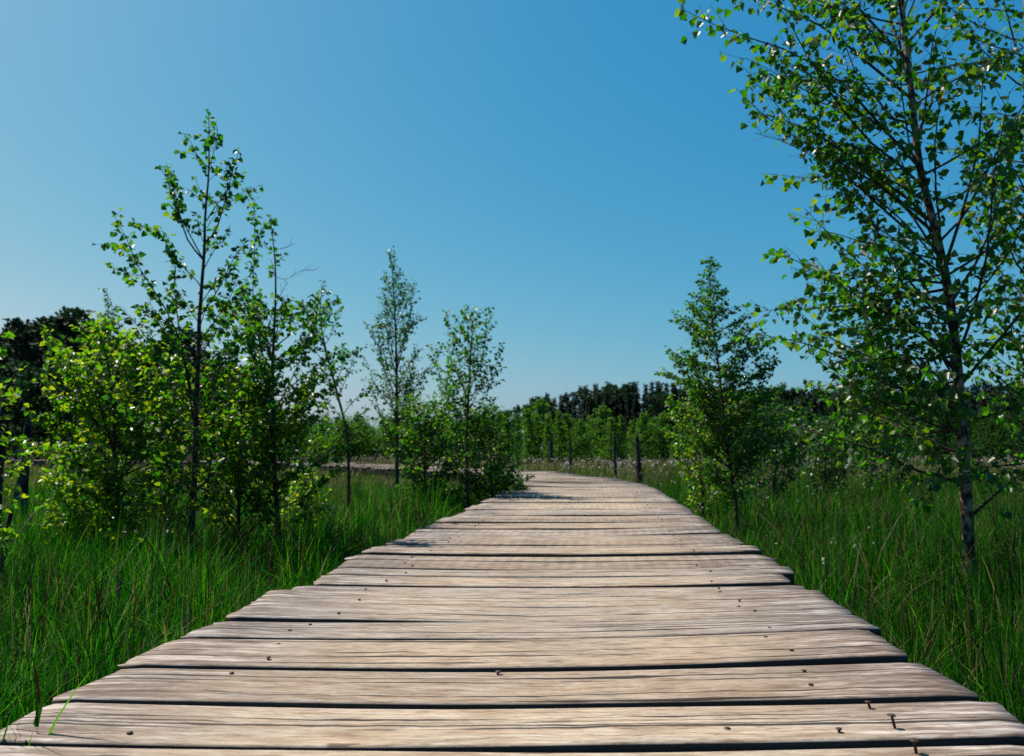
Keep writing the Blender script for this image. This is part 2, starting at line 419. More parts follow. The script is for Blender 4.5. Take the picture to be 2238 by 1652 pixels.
def plank_geo(k, rs):
    (c0, t0, g0), (c1, t1, g1) = seams[k], seams[k + 1]
    near = c0[1] < 12
    nxs = 41 if c0[1] < 4 else (21 if near else 7)
    X = np.linspace(-HW, HW, nxs)
    # clean direction vectors along the two seams
    d0 = norm(np.array([1.0, t0])); d1 = norm(np.array([1.0, t1]))
    lo = rs.normal(0, .013); ro = rs.normal(0, .013)
    if not near: lo *= .6; ro *= .6
    L = HW * np.interp(c0[1], [1.0, 3.5], [.955, 1.0]) + np.where(X < 0, -lo, ro) * np.abs(X) / HW
    w0 = np.interp(X, [-HW, 0, HW], gapq[k]) * .55 + .0008
    w1 = np.interp(X, [-HW, 0, HW], gapq[k + 1]) * .45 + .0008
    def wav(a):
        o = np.zeros(nxs)
        for q in range(1, 5): o += a / q * np.sin(X * q * 2.1 + rs.uniform(0, 6.28))
        return o
    wa = .0016 if near else .002
    e0 = w0 + wav(wa); e1 = w1 + wav(wa)
    u = np.stack([d0[0] * X / HW * L, d0[1] * X / HW * L], -1) + c0
    v = np.stack([d1[0] * X / HW * L, d1[1] * X / HW * L], -1) + c1
    dirn = norm(v - u); wid = np.linalg.norm(v - u, axis=1)
    th = .058 + rs.normal(0, .003)
    zt = BOW * (np.abs(X) / HW) ** 2 + wav(.0015) + z_of(k, X)
    tiltz = rs.normal(0, .003)
    # section: front bottom, front top (rounded), top points, back top, back bottom
    m_ = 5 if near else 3
    sec = [(0, -1, 0)]
    bev = .006
    sec += [(0.0, -bev, 1), (bev * .35, -bev * .3, 1), (bev * 1.1, 0, 1)]
    prof = []
    for q in range(nxs):
        W = wid[q] - e0[q] - e1[q]
        ys = [0, 0, bev * .35, bev * 1.2] + list(np.linspace(0, W, m_ + 2)[1:-1]) + [W - bev * 1.2, W - bev * .35, W, W]
        zs = [-th, -bev, -bev * .3, 0] + [rs.normal(0, .0006) for _ in range(m_)] + [0, -bev * .3, -bev, -th]
        ys = np.array(ys); zs = np.array(zs)
        # ragged ends
        ex = 0
        p = u[q][None] + dirn[q][None] * (e0[q] + ys)[:, None]
        if q in (0, nxs - 1):
            sx = -1 if q == 0 else 1
            jag = rs.normal(0, .004, len(ys)); jag[0] = jag[1]; jag[-1] = jag[-2]
            jag += rs.normal(0, .007) * (ys / W - .5) * 2
            p[:, 0] += sx * jag
        z = zs + zt[q] + tiltz * (ys / W - .5)
        if q in (0, nxs - 1): z[1:-1] -= .004
        prof.append(np.concatenate([p, z[:, None]], 1))
    V = np.array(prof); n_s = V.shape[1]
    uvx = (X / HW * L)[:, None] * np.ones(n_s)[None]
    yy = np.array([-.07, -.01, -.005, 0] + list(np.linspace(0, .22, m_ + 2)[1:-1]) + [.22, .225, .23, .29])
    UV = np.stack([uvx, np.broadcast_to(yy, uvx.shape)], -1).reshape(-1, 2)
    i = np.arange(nxs - 1)[:, None] * n_s; j = np.arange(n_s)[None]; kk = (j + 1) % n_s
    f = np.stack([i + j, i + n_s + j, i + n_s + kk, i + kk], -1).reshape(-1, 4)
    Vf = V.reshape(-1, 3)
    cap0 = np.arange(n_s)[None]; cap1 = (np.arange(n_s)[::-1] + (nxs - 1) * n_s)[None]
    return Vf, f, [cap0, cap1], UV
def add_nail(parent, x, y, z, h, lean=(0, 0), r=.0055, acc=None, off=np.zeros(3)):
    th = np.arange(10) * 2 * math.pi / 10
    prof = [(-.015, .0026), (h - .002, .0026), (h - .0018, r), (h, r * .95), (h + .0007, 0.0003)]
    V = []
    for zz, rr in prof:
        V += [(x + rr * math.cos(a) + lean[0] * zz, y + rr * math.sin(a) + lean[1] * zz, z + zz) for a in th]
    V = np.array(V) - off
    i = np.arange(len(prof) - 1)[:, None] * 10; j = np.arange(10)[None]; kk = (j + 1) % 10
    f = np.stack([i + j, i + kk, i + 10 + kk, i + 10 + j], -1).reshape(-1, 4)
    if acc is not None: acc.add(V, f); return
    obj("nail", mesh_np("nail", V, f, M['iron']), parent)
rs = np.random.default_rng(5)
far_v, far_f, far_c, far_uv, far_n = [], [], [], [], 0
far_nails = Acc()
nails = 0
for k in range(len(seams) - 1):
    V, f, caps, UV = plank_geo(k, rs)
    cy = seams[k][0][1]
    if k < 100:
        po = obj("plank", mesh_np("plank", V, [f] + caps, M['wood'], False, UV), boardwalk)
        cx = seams[k][0][0]; w = np.linalg.norm(seams[k + 1][0] - seams[k][0])
        if 1.0 < cy < 10:
            for sx in (-.63, .63):
                for q in range(int(rs.integers(1, 3))):
                    x = cx + sx + rs.normal(0, .022); y = cy + w * (rs.uniform(.18, .4) if q == 0 else rs.uniform(.6, .85)) + seams[k][1] * sx
                    z = float(BOW * (sx / HW) ** 2 + z_of(k, sx))
                    hgt = rs.choice([.003, .004, .007], p=[.5, .3, .2])
                    if nails < 92:
                        add_nail(po, x, y, z, hgt, (rs.normal(0, .2), rs.normal(0, .2))); nails += 1
                    else:
                        add_nail(None, x, y, z, hgt, acc=far_nails)
    else:
        far_v.append(V); far_f.append(f + far_n); far_c += [c + far_n for c in caps]; far_uv.append(UV); far_n += len(V)
    if k == 6: p_front = po
    if k == 5: p_first = po
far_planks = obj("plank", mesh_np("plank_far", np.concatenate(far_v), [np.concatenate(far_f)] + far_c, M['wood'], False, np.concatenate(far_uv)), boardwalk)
far_planks["kind"] = "stuff"
if far_nails.n:
    fn = obj("nail", far_nails.mesh("nail_far", M['iron']), boardwalk); fn["kind"] = "stuff"
def deck_nail(px, py, h, lean, r=.006, parent=None):
    p = P(px, py, DECK_Z + .006)
    add_nail(parent or p_front, p[0], p[1], float(BOW * (p[0] / HW) ** 2 + z_of(6 if parent is None else 5, float(p[0]))), h, lean, r)
deck_nail(1902, 1558, .013, (-.25, .1)); deck_nail(1957, 1603, .024, (-.22, .05), .0075); deck_nail(2003, 1652, .023, (-.12, 0), .008, p_first)
deck_nail(1590, 1598, .003, (0, 0)); deck_nail(1088, 1472, .006, (.3, 0), .0075)
for off in (-.63, 0.0, .63):
    A = Acc()
    for s0 in np.arange(1.6, ps[-1] - 3.2, 3.0):
        pts = []
        for q in np.linspace(s0, s0 + 3.02, 4):
            c, t = path_at(q); nrm = np.array([t[1], -t[0]])
            pts.append([*(c + nrm * off), -.125])
        A.tube(pts, .075, .075, 4)
    obj("beam", A.mesh("beam", M['wood'], False), boardwalk)
A = Acc()
for s0 in np.arange(2.0, ps[-1] - 1, 2.4):
    c, t = path_at(s0); nrm = np.array([t[1], -t[0]])
    for off in (-.63, .63):
        x, y = c + nrm * off
        A.tube([(x, y, -.5), (x, y, -.15)], .05, .05, 7)
obj("post", A.mesh("post", M['wood'], False), boardwalk)["kind"] = "stuff"

# ------------------------------------------------------------------ leaves and trees
def leaves_mesh(name, pos, axis, nrm, size, mat, simple=False, width=.46, fold=.15):
    pos = np.asarray(pos, float); axis = norm(axis); nrm = np.asarray(nrm, float)
    side = norm(np.cross(axis, nrm)); nn = np.cross(side, axis)
    size = np.asarray(size, float)[:, None]
    if simple:
        tpl = [(0, 0, 0), (.5, .42, .06), (1, 0, 0), (.5, -.42, .06)]
        faces = [[0, 1, 2, 3]]
    else:
        tpl = [(0, 0, 0), (.22, width, fold), (.62, width * .66, fold * .7), (1.0, 0, -.08), (.62, -width * .66, fold * .7), (.22, -width, fold)]
        faces = [[0, 1, 2, 3], [0, 3, 4, 5]]
    V = np.stack([pos + size * (a * axis + b_ * side + c * nn) for a, b_, c in tpl], 1)
    n = len(pos); k = len(tpl)
    f = (np.array(faces)[None] + (np.arange(n) * k)[:, None, None]).reshape(-1, 4)
    return mesh_np(name, V.reshape(-1, 3), f, mat)

def poly(pts, n):               # resample a polyline smoothly
    pts = np.asarray(pts, float)
    if len(pts) < 3:
        t = np.linspace(0, 1, n)[:, None]; return pts[0] * (1 - t) + pts[-1] * t
    c = np.concatenate([[2 * pts[0] - pts[1]], pts, [2 * pts[-1] - pts[-2]]])
    cc = []
    for i in range(1, len(c) - 2):
        p0, p1, p2, p3 = c[i - 1:i + 3]
        t = np.linspace(0, 1, 8, endpoint=False)[:, None]
        cc.append(.5 * (2 * p1 + (-p0 + p2) * t + (2 * p0 - 5 * p1 + 4 * p2 - p3) * t ** 2 + (-p0 + 3 * p1 - 3 * p2 + p3) * t ** 3))
    cc = np.concatenate(cc + [c[-2][None]])
    s_ = np.concatenate([[0], np.cumsum(np.linalg.norm(np.diff(cc, axis=0), axis=1))])
    q = np.linspace(0, s_[-1], n)
    return np.stack([np.interp(q, s_, cc[:, k]) for k in range(3)], -1)
def bend_line(start, d, L, rg, n=6, up=.0, wob=.12):
    d = norm(d); p = np.array(start, float); out_ = [p.copy()]
    for _ in range(n - 1):
        d = norm(d + np.array([0, 0, up]) / (n - 1) + rg.normal(0, wob, 3) / math.sqrt(n - 1))
        p = p + d * L / (n - 1); out_.append(p.copy())
    return np.array(out_)

def tree(name, label, cat, trunk_px, depth, r0, seed, group=None, prims=(), custom=(), bark='bark_brown', leaf='leaf_mid',
         lsize=.05, lgap=.032, twig_gap=.075, twig_len=(.12, .3), twig_leafless=.15, bare=.25, branch_parts=True, droop=.5, simple=False,
         top_len=.35, base_z=None, trunk_world=None):
    """trunk_px: points of the stem in the photo, base first; they are set at `depth` metres."""
    rg = np.random.default_rng(seed)
    lgap *= .46; twig_gap *= .66; lsize *= .78
    tr = np.array(trunk_world, float) if trunk_world is not None else np.array([Q(x, y, depth) for x, y in trunk_px])
    base = tr[0].copy()
    base[2] = ground_z(base[0], base[1]) - .02
    tr = np.concatenate([base[None], tr[tr[:, 2] > base[2] + .08]])
    tr = poly(tr, 26)
    tr[1:-1, 1] += np.cumsum(rg.normal(0, .006, 24))
    H = tr[-1, 2] - tr[0, 2]
    root = thing(name, base, label, cat, group)
    A = Acc()
    rad = r0 * (1 - np.linspace(0, 1, 26)) ** .85 + .0018
    rad[0] *= 1.35; rad[1] *= 1.1
    A.tube(tr - base, 0, 0, 9, rad)
    trunk_o = obj("trunk", A.mesh("trunk", M[bark]), root)
    lp, la, ls = [], [], []
    def leafy(line, t0, gap, sc_=1.0):
        seg = np.linalg.norm(np.diff(line, axis=0), axis=1); L = seg.sum()
        n = max(1, int(L * (1 - t0) / gap))
        cs = np.concatenate([[0], np.cumsum(seg)]) / max(L, 1e-6)
        for t in (t0 + (1 - t0) * (np.arange(n) + rg.uniform(0, 1, n)) / n):
            p = np.array([np.interp(t, cs, line[:, k]) for k in range(3)])
            i = min(int(t * len(seg)), len(seg) - 1)
            td = (line[i + 1] - line[i]) / max(seg[i], 1e-6)
            a = rg.normal(0, .65, 3); a[2] = a[2] * .6 - droop
            a = norm(a + td * .5)
            lp.append(p + a * .012 * sc_); la.append(a); ls.append(lsize * sc_ * rg.uniform(.6, 1.15))
    def branch(line, rb, twl=1.0, bare_=bare, leafed=1.0):
        B = Acc(); nb = len(line)
        B.tube(line - base, rb, .0013, 5)
        seg = np.linalg.norm(np.diff(line, axis=0), axis=1); L = seg.sum()
        cs = np.concatenate([[0], np.cumsum(seg)]) / L
        n = max(1, int(L * (1 - bare_) / twig_gap))
        sgn = 1
        for t in bare_ + (1 - bare_) * (np.arange(n) + rg.uniform(0, .9, n)) / n:
            p = np.array([np.interp(t, cs, line[:, k]) for k in range(3)])
            i = min(int(np.searchsorted(cs, t)) - 1, nb - 2); i = max(i, 0)
            td = norm(line[i + 1] - line[i])
            sd = norm(np.cross(td, [0, 0, 1]) + rg.normal(0, .35, 3)) * sgn; sgn = -sgn
            tl = rg.uniform(*twig_len) * twl * (1.15 - .7 * t)
            tw = bend_line(p, td * .75 + sd * .75 + np.array([0, 0, .05]), tl, rg, 4, -.12 * droop, .2)
            B.tube(tw - base, .0016, .0007, 3)
            if rg.random() < leafed:
                leafy(tw, twig_leafless, lgap)
        if leafed > .4: leafy(line, max(bare_, .45), lgap * 1.2)
        obj("branch", B.mesh("branch", M['twig']), trunk_o)
    for line_px, rb, kw in custom:
        dd = rg.normal(0, .12)
        dz = kw.get('dd', dd)
        ln = []
        for q, (x, y) in enumerate(line_px):
            ln.append(Q(x, y, depth + dz * q / (len(line_px) - 1)))
        # root the limb on the trunk
        ln = np.array(ln)
        if kw.get('root', True):
            i = int(np.argmin(np.abs(tr[:, 2] - ln[0, 2]))); ln[0] = tr[i]
        branch(poly(ln, 9), rb * .8, kw.get('twl', 1.0), kw.get('bare', bare), kw.get('leafed', 1.0))
    for pr in prims:
        n = pr['n']; az = rg.uniform(0, 6.28)
        for i in range(n):
            t = pr['t0'] + (pr['t1'] - pr['t0']) * (i + rg.uniform(0, .8)) / n
            z = tr[0, 2] + t * H
            p = np.array([np.interp(z, tr[:, 2], tr[:, k]) for k in range(3)])
            az += 2.4 + rg.normal(0, .35)
            if 'az' in pr: az_ = R(pr['az'][0]) + rg.uniform(-1, 1) * R(pr['az'][1])
            else: az_ = az
            an = R(rg.uniform(*pr['ang']))
            w = np.interp(t, [q[0] for q in pr['prof']], [q[1] for q in pr['prof']]) * rg.uniform(.7, 1.12)
            L = w / max(math.sin(an), .35)
            d = np.array([math.cos(az_) * math.sin(an), math.sin(az_) * math.sin(an), math.cos(an)])
            ln = bend_line(p, d, L, rg, 8, pr.get('up', .15), .24)
            branch(ln, max(.0022, min(r0 * .42, .0085 * L + .001)) * pr.get('rs', 1), min(1.0, .55 + .5 * L), pr.get('bare', bare), pr.get('leafed', 1.0))
    leafy(tr[-5:], .1, lgap * .9)
    nr = rg.normal(0, 1, (len(lp), 3)) * .8 + np.array([0, 0, .9])
    me = leaves_mesh("crown", np.array(lp) - base, np.array(la), nr, np.array(ls), M[leaf], simple)
    obj("crown", me, root)
    return root

def cr(x, y):                   # photo detail crop -> photo coordinates
    return (174.8 + .344 * x, 218.5 + .344 * y)
def crl(*p): return [cr(x, y) for x, y in p]

# the tall sapling left of the boardwalk
tree("birch_sapling", "tall open sapling on the left with long bare-based limbs rising against the sky", "tree",
     [(414, 1215), (421, 1100), (428, 950), cr(750, 1650), cr(766, 1350), cr(780, 1050), cr(790, 700), cr(808, 450), cr(815, 70)], 5.0, .021, 21,
     leaf='leaf_mid', lsize=.056, lgap=.034, twig_gap=.062, twig_len=(.07, .17), bare=.28,
     prims=[dict(n=26, t0=.16, t1=.52, prof=[(.16, .34), (.3, .52), (.52, .34)], ang=(40, 70), up=.25),
            dict(n=14, t0=.5, t1=.97, prof=[(.5, .26), (.75, .13), (.97, .04)], ang=(32, 50), up=.3)],
     custom=[(crl((775, 1050), (690, 900), (640, 760), (600, 640), (560, 520), (510, 425)), .008, {}),
             (crl((776, 960), (700, 860), (630, 720), (595, 590), (575, 450)), .006, {}),
             ([(428, 905), cr(625, 1500), cr(520, 1290), cr(430, 1150), cr(370, 1060), cr(300, 900), cr(270, 770), cr(215, 730)], .010, dict(bare=.42)),
             (crl((370, 1060), (290, 960), (230, 930), (165, 915)), .004, dict(root=False)),
             (crl((400, 1120), (320, 1100), (220, 1075)), .003, dict(root=False)),
             ([(426, 930), cr(640, 1500), cr(600, 1250), cr(605, 1000), cr(560, 860), cr(450, 800), cr(365, 790)], .008, dict(bare=.4)),
             (crl((795, 920), (850, 850), (900, 720), (940, 560), (980, 420), (1010, 320)), .007, {}),
             (crl((800, 730), (880, 650), (930, 590), (935, 480), (930, 390)), .005, {}),
             (crl((930, 660), (1000, 620), (1050, 570), (1085, 550)), .003, dict(root=False)),
             (crl((805, 470), (750, 360), (700, 260), (655, 210)), .004, {}),
             (crl((812, 430), (850, 330), (870, 240), (875, 175)), .004, {}),
             (crl((790, 690), (740, 610), (690, 565)), .003, {}),
             (crl((765, 1400), (850, 1250), (920, 1120), (980, 1000), (1060, 890)), .007, {}),
             ([(418, 1130), (445, 1110), (460, 1010), (468, 900), (472, 780)], .011, dict(bare=.3)),
             ([(420, 1080), (360, 1010), (290, 930), (220, 850)], .009, dict(bare=.3)),
             ([(421, 1060), (490, 1010), (540, 960), (590, 880)], .009, dict(bare=.3))])
# leafy low sapling left of it
tree("birch_bush", "dense yellow-green bushy sapling left of the tall open one", "bush",
     [(262, 1150), (258, 1050), (245, 900), (238, 790), (205, 700)], 5.4, .018, 22, leaf='leaf_fresh', lsize=.056, lgap=.03, twig_gap=.06, twig_len=(.09, .22), bare=.2,
     prims=[dict(n=58, t0=.08, t1=.92, prof=[(.08, .42), (.35, .68), (.7, .46), (.92, .16)], ang=(38, 74), up=.25)],
     custom=[([(258, 1060), (330, 960), (345, 850), (335, 740), (322, 700)], .010, {}),
             ([(256, 1040), (200, 950), (175, 850), (165, 770)], .009, {}),
             ([(250, 1000), (290, 900), (300, 800), (285, 730)], .009, {})])
tree("birch_bush", "low bushy yellow-green sapling between the tall open one and the leafy one", "bush",
     [(520, 1160), (522, 1050), (530, 900), (528, 800)], 5.7, .016, 50, leaf='leaf_fresh', lsize=.054, lgap=.032, twig_gap=.06, twig_len=(.09, .22), bare=.2,
     prims=[dict(n=46, t0=.1, t1=.95, prof=[(.1, .42), (.4, .62), (.75, .42), (.95, .12)], ang=(38, 72), up=.25)])
for q, (lab, px, py0, d, w) in enumerate((("low leafy shrub in the grass at the foot of the tall open sapling", 355, 985, 4.9, .30), ("low leafy shrub in the grass right of the leafy sapling's foot", 665, 1035, 6.6, .28),
                                          ("low leafy shrub in the grass under the far left bushy sapling", 165, 1000, 5.6, .34))):
    tree("low_shrub", lab, "shrub", [(px, 1190), (px + 3, 1100), (px - 3, py0)], d, .01, 70 + q, leaf='leaf_fresh', lsize=.05, lgap=.034, twig_gap=.055, twig_len=(.08, .2), bare=.1,
         prims=[dict(n=26, t0=.15, t1=.97, prof=[(.15, w * .8), (.5, w), (.97, .1)], ang=(35, 78), up=.25)])
# the leafy tree right of the tall sapling
tree("birch_sapling", "leafy sapling just right of the tall open one, with thin bare shoots at its top", "tree",
     [(608, 1150), (604, 1080), (598, 950), (596, 800), (603, 650), cr(1240, 1000), cr(1215, 780)], 5.8, .020, 23, leaf='leaf_mid', lsize=.054, lgap=.030, twig_gap=.055, twig_len=(.08, .2), bare=.2,
     prims=[dict(n=48, t0=.12, t1=.72, prof=[(.12, .44), (.35, .62), (.6, .48), (.72, .26)], ang=(36, 70), up=.3),
            dict(n=6, t0=.7, t1=.95, prof=[(.7, .15), (.95, .06)], ang=(30, 50), leafed=.25)],
     custom=[([(598, 900), (560, 800), (552, 680), cr(1105, 1040), cr(1110, 850), cr(1108, 640)], .008, dict(bare=.3)),
             (crl((1245, 990), (1300, 940), (1360, 910)), .002, dict(leafed=.0)),
             (crl((1240, 1080), (1310, 1140), (1390, 1090), (1500, 1078)), .0025, dict(leafed=.05)),
             (crl((1108, 900), (1160, 830), (1220, 745)), .003, dict(root=False)),
             ([(598, 930), (540, 840), (500, 750), (490, 660)], .008, {}),
             ([(598, 900), (650, 800), (680, 720), (690, 650)], .008, {})])
# the slight leaning one
tree("birch_sapling", "slight leaning sapling with a bare curved lower stem, third from the left", "tree",
     [(762, 1075), (761, 1000), (755, 930), (727, 825), (706, 735), (700, 680), (706, 612)], 8.0, .019, 24, leaf='leaf_deep', lsize=.05, lgap=.036, twig_gap=.075, twig_len=(.1, .24), bare=.25,
     prims=[dict(n=26, t0=.34, t1=.97, prof=[(.34, .22), (.55, .36), (.8, .26), (.97, .07)], ang=(32, 62), up=.2),
            dict(n=9, t0=.08, t1=.3, prof=[(.1, .3), (.3, .3)], ang=(50, 70), up=.3, leafed=.12)])
# slender spire in the middle
tree("birch_tree", "slender spire-topped birch rising behind the bushes left of the boardwalk", "tree",
     [(868, 1085), (867, 950), (866, 800), (861, 660), (853, 548)], 11.5, .032, 25, leaf='leaf_deep', lsize=.055, lgap=.045, twig_gap=.085, twig_len=(.12, .3), bare=.2,
     prims=[dict(n=46, t0=.2, t1=.98, prof=[(.2, .54), (.42, .60), (.62, .36), (.82, .18), (.98, .05)], ang=(20, 46), up=.25)])
# two-stemmed one at the deck corner
tree("birch_sapling", "bright small birch with forked top beside the bend of the boardwalk", "tree",
     [(1022, 1105), (1020, 1000), (1022, 900), (1028, 790), (1036, 672)], 8.8, .024, 26, leaf='leaf_mid', lsize=.052, lgap=.034, twig_gap=.07, twig_len=(.1, .25), bare=.2,
     prims=[dict(n=40, t0=.14, t1=.97, prof=[(.14, .55), (.4, .52), (.65, .34), (.85, .24), (.97, .06)], ang=(30, 60), up=.25)],
     custom=[([(1022, 900), (1005, 800), (990, 730), (972, 682)], .007, {}), ([(1024, 860), (1050, 790), (1066, 720), (1074, 678)], .007, {}),
             ([(1022, 930), (1060, 870), (1085, 800), (1092, 750)], .006, {}), ([(1021, 960), (985, 880), (955, 800), (940, 755)], .007, {})])
tree("birch_bush", "dense bright green bush at the foot of the slender spire birch", "bush",
     [(930, 1110), (928, 1000), (935, 880)], 9.4, .018, 27, leaf='leaf_mid', lsize=.054, lgap=.032, twig_gap=.062, twig_len=(.1, .26), bare=.12,
     prims=[dict(n=52, t0=.06, t1=.97, prof=[(.06, .5), (.35, .62), (.75, .42), (.97, .1)], ang=(35, 72), up=.2)])
tree("birch_bush", "dense green bush filling the foot of the forked birch by the boardwalk", "bush",
     [(1075, 1095), (1072, 1000), (1065, 890)], 9.2, .018, 28, leaf='leaf_mid', lsize=.052, lgap=.032, twig_gap=.062, twig_len=(.1, .26), bare=.12,
     prims=[dict(n=46, t0=.06, t1=.97, prof=[(.06, .34), (.35, .42), (.75, .32), (.97, .1)], ang=(32, 68), up=.2)])
tree("low_shrub", "low dark green shrub hugging the inner bend of the boardwalk", "shrub",
     [(1098, 1110), (1098, 1075), (1095, 1040)], 9.8, .012, 29, leaf='leaf_deep', lsize=.045, lgap=.024, twig_gap=.04, twig_len=(.1, .22), bare=.05,
     prims=[dict(n=46, t0=.15, t1=.98, prof=[(.15, .30), (.6, .32), (.98, .14)], ang=(30, 80), up=.1)])
# right of the boardwalk
tree("birch_tree", "conical young birch on a thin forked stem at the right edge of the boardwalk", "tree",
     [(1613, 1200), (1608, 1100), (1596, 1020), (1585, 930), (1572, 800), (1556, 680), (1549, 560)], 7.0, .017, 31, leaf='leaf_mid', lsize=.043, lgap=.024, twig_gap=.048, twig_len=(.09, .22), bare=.15,
     prims=[dict(n=104, t0=.15, t1=.99, prof=[(.15, .44), (.2, .50), (.36, .58), (.5, .54), (.64, .48), (.74, .30), (.84, .15), (.92, .08), (.99, .02)], ang=(44, 76), up=.3)],
     custom=[([(1600, 1040), (1640, 950), (1660, 850), (1650, 760)], .008, {}), ([(1600, 1030), (1560, 930), (1520, 850), (1480, 780)], .008, {}),
             ([(1598, 1030), (1530, 960), (1480, 900), (1460, 860)], .008, {})])
# big birch
BD = 4.0
tree("birch_tree", "large birch on the right with scarred brown trunk and wide leafy crown", "tree",
     [(2118, 1280), (2112, 1130), (2105, 1000), (2098, 900), (2090, 790), (2070, 650), (2036, 500), (2003, 350), (1985, 180), (1968, 0), (1945, -260), (1935, -480)], BD, .030, 41,
     bark='bark_birch', leaf='leaf_mid', lsize=.058, lgap=.062, twig_gap=.084, twig_len=(.14, .36), bare=.16, droop=.8,
     prims=[dict(n=52, t0=.17, t1=.96, prof=[(.17, .72), (.35, .86), (.6, .95), (.8, .6), (.96, .15)], ang=(38, 80), up=.3, rs=.7),
            dict(n=18, t0=.17, t1=.72, prof=[(.17, .85), (.4, .92), (.6, 1.05), (.72, 1.0)], ang=(38, 82), up=.3, az=(180, 50), rs=.62),
            dict(n=20, t0=.17, t1=.42, prof=[(.17, .8), (.42, .85)], ang=(70, 98), up=-.1, az=(185, 70))],
     custom=[([(2108, 1085), (2010, 1030), (1900, 980), (1800, 950), (1720, 930)], .012, {}), ([(2108, 1105), (2200, 1060), (2290, 1000)], .012, {}),
             ([(2100, 930), (1990, 860), (1880, 800), (1760, 750), (1650, 730)], .012, {}),
             ([(2092, 800), (1990, 700), (1880, 640), (1780, 590), (1690, 545)], .012, {}),
             ([(2040, 510), (1940, 420), (1840, 330), (1760, 280), (1650, 245)], .012, {}),
             ([(2005, 360), (1920, 270), (1840, 180), (1720, 110), (1600, 70), (1490, 20)], .011, {}),
             ([(1990, 230), (1900, 140), (1800, 60), (1690, 10), (1560, -30)], .011, {}),
             ([(2060, 620), (1960, 470), (1830, 380), (1740, 320), (1650, 290)], .006, dict(leafed=.04)),
             ([(2020, 430), (1900, 370), (1780, 330), (1700, 230), (1640, 170)], .006, dict(leafed=.1)),
             ([(2075, 690), (2140, 560), (2190, 420), (2215, 260)], .012, {}), ([(2050, 560), (2110, 440), (2140, 300), (2150, 120)], .012, {})])
tree("birch_tree", "second birch crowding the right picture edge beside the large birch", "tree",
     [(2330, 1300), (2322, 1100), (2305, 900), (2290, 650), (2262, 350), (2240, 50), (2235, -250)], 4.7, .03, 42, bark='bark_birch',
     leaf='leaf_mid', lsize=.058, lgap=.052, twig_gap=.075, twig_len=(.1, .26), bare=.2, droop=.7,
     prims=[dict(n=66, t0=.12, t1=.97, prof=[(.12, .66), (.4, .74), (.75, .6), (.97, .15)], ang=(38, 76), up=.3)],
     custom=[([(2305, 900), (2240, 800), (2205, 700), (2190, 600)], .011, {}), ([(2290, 1040), (2230, 960), (2190, 900)], .010, {})])
tree("birch_sapling", "young birch whose leaves reach in at the left picture edge", "tree",
     [(-50, 1330), (-42, 1150), (-30, 950), (-28, 800), (-24, 640)], 3.8, .016, 43, leaf='leaf_fresh', lsize=.05, lgap=.036, twig_gap=.075, twig_len=(.08, .2), bare=.3,
     prims=[dict(n=34, t0=.15, t1=.85, prof=[(.15, .18), (.45, .22), (.7, .16), (.85, .08)], ang=(40, 70), up=.2)])
for q, (lab, px, py0, d, w) in enumerate((("green birch bush behind the conical young birch, on its right side", 1690, 890, 9.5, .62), ("green birch bush between the conical young birch and the large birch", 1800, 915, 10.5, .6),
                                          ("green birch bush seen under the left boughs of the large birch", 1930, 920, 11.5, .7))):
    tree("birch_bush", lab, "bush", [(px, 1085), (px + 4, 1000), (px - 5, py0)], d, .02, 60 + q, leaf='leaf_deep', lsize=.062, lgap=.05, twig_gap=.085, twig_len=(.12, .3), bare=.12,
         prims=[dict(n=44, t0=.1, t1=.97, prof=[(.1, w * .7), (.4, w), (.75, w * .65), (.97, .12)], ang=(35, 74), up=.25)])
tree("birch_bush", "yellow-green bush against the left side of the conical young birch", "bush",
     [(1535, 1095), (1530, 1000), (1520, 872)], 8.6, .016, 66, leaf='leaf_fresh', lsize=.05, lgap=.038, twig_gap=.065, twig_len=(.1, .24), bare=.12,
     prims=[dict(n=40, t0=.12, t1=.97, prof=[(.12, .26), (.45, .40), (.75, .30), (.97, .08)], ang=(35, 72), up=.25)])
# smaller trees further off
tree("birch_tree", "small dark birch top showing behind the yellow-green bush on the left", "tree",
     [(238, 1080), (237, 900), (236, 760), (233, 632)], 9.5, .022, 44, leaf='leaf_deep', lsize=.055, lgap=.03, twig_gap=.07, twig_len=(.1, .2), bare=.2, simple=True,
     prims=[dict(n=44, t0=.2, t1=.98, prof=[(.2, .4), (.5, .36), (.8, .17), (.98, .04)], ang=(28, 50), up=.3)])
tree("birch_tree", "distant birch showing through the lower boughs of the large birch", "tree",
     [(1905, 1030), (1902, 900), (1900, 800), (1896, 700)], 15, .04, 45, leaf='leaf_deep', lsize=.07, lgap=.035, twig_gap=.085, twig_len=(.15, .35), bare=.2, simple=True,
     prims=[dict(n=60, t0=.25, t1=.98, prof=[(.25, .6), (.55, .66), (.8, .4), (.98, .08)], ang=(28, 56), up=.3)])

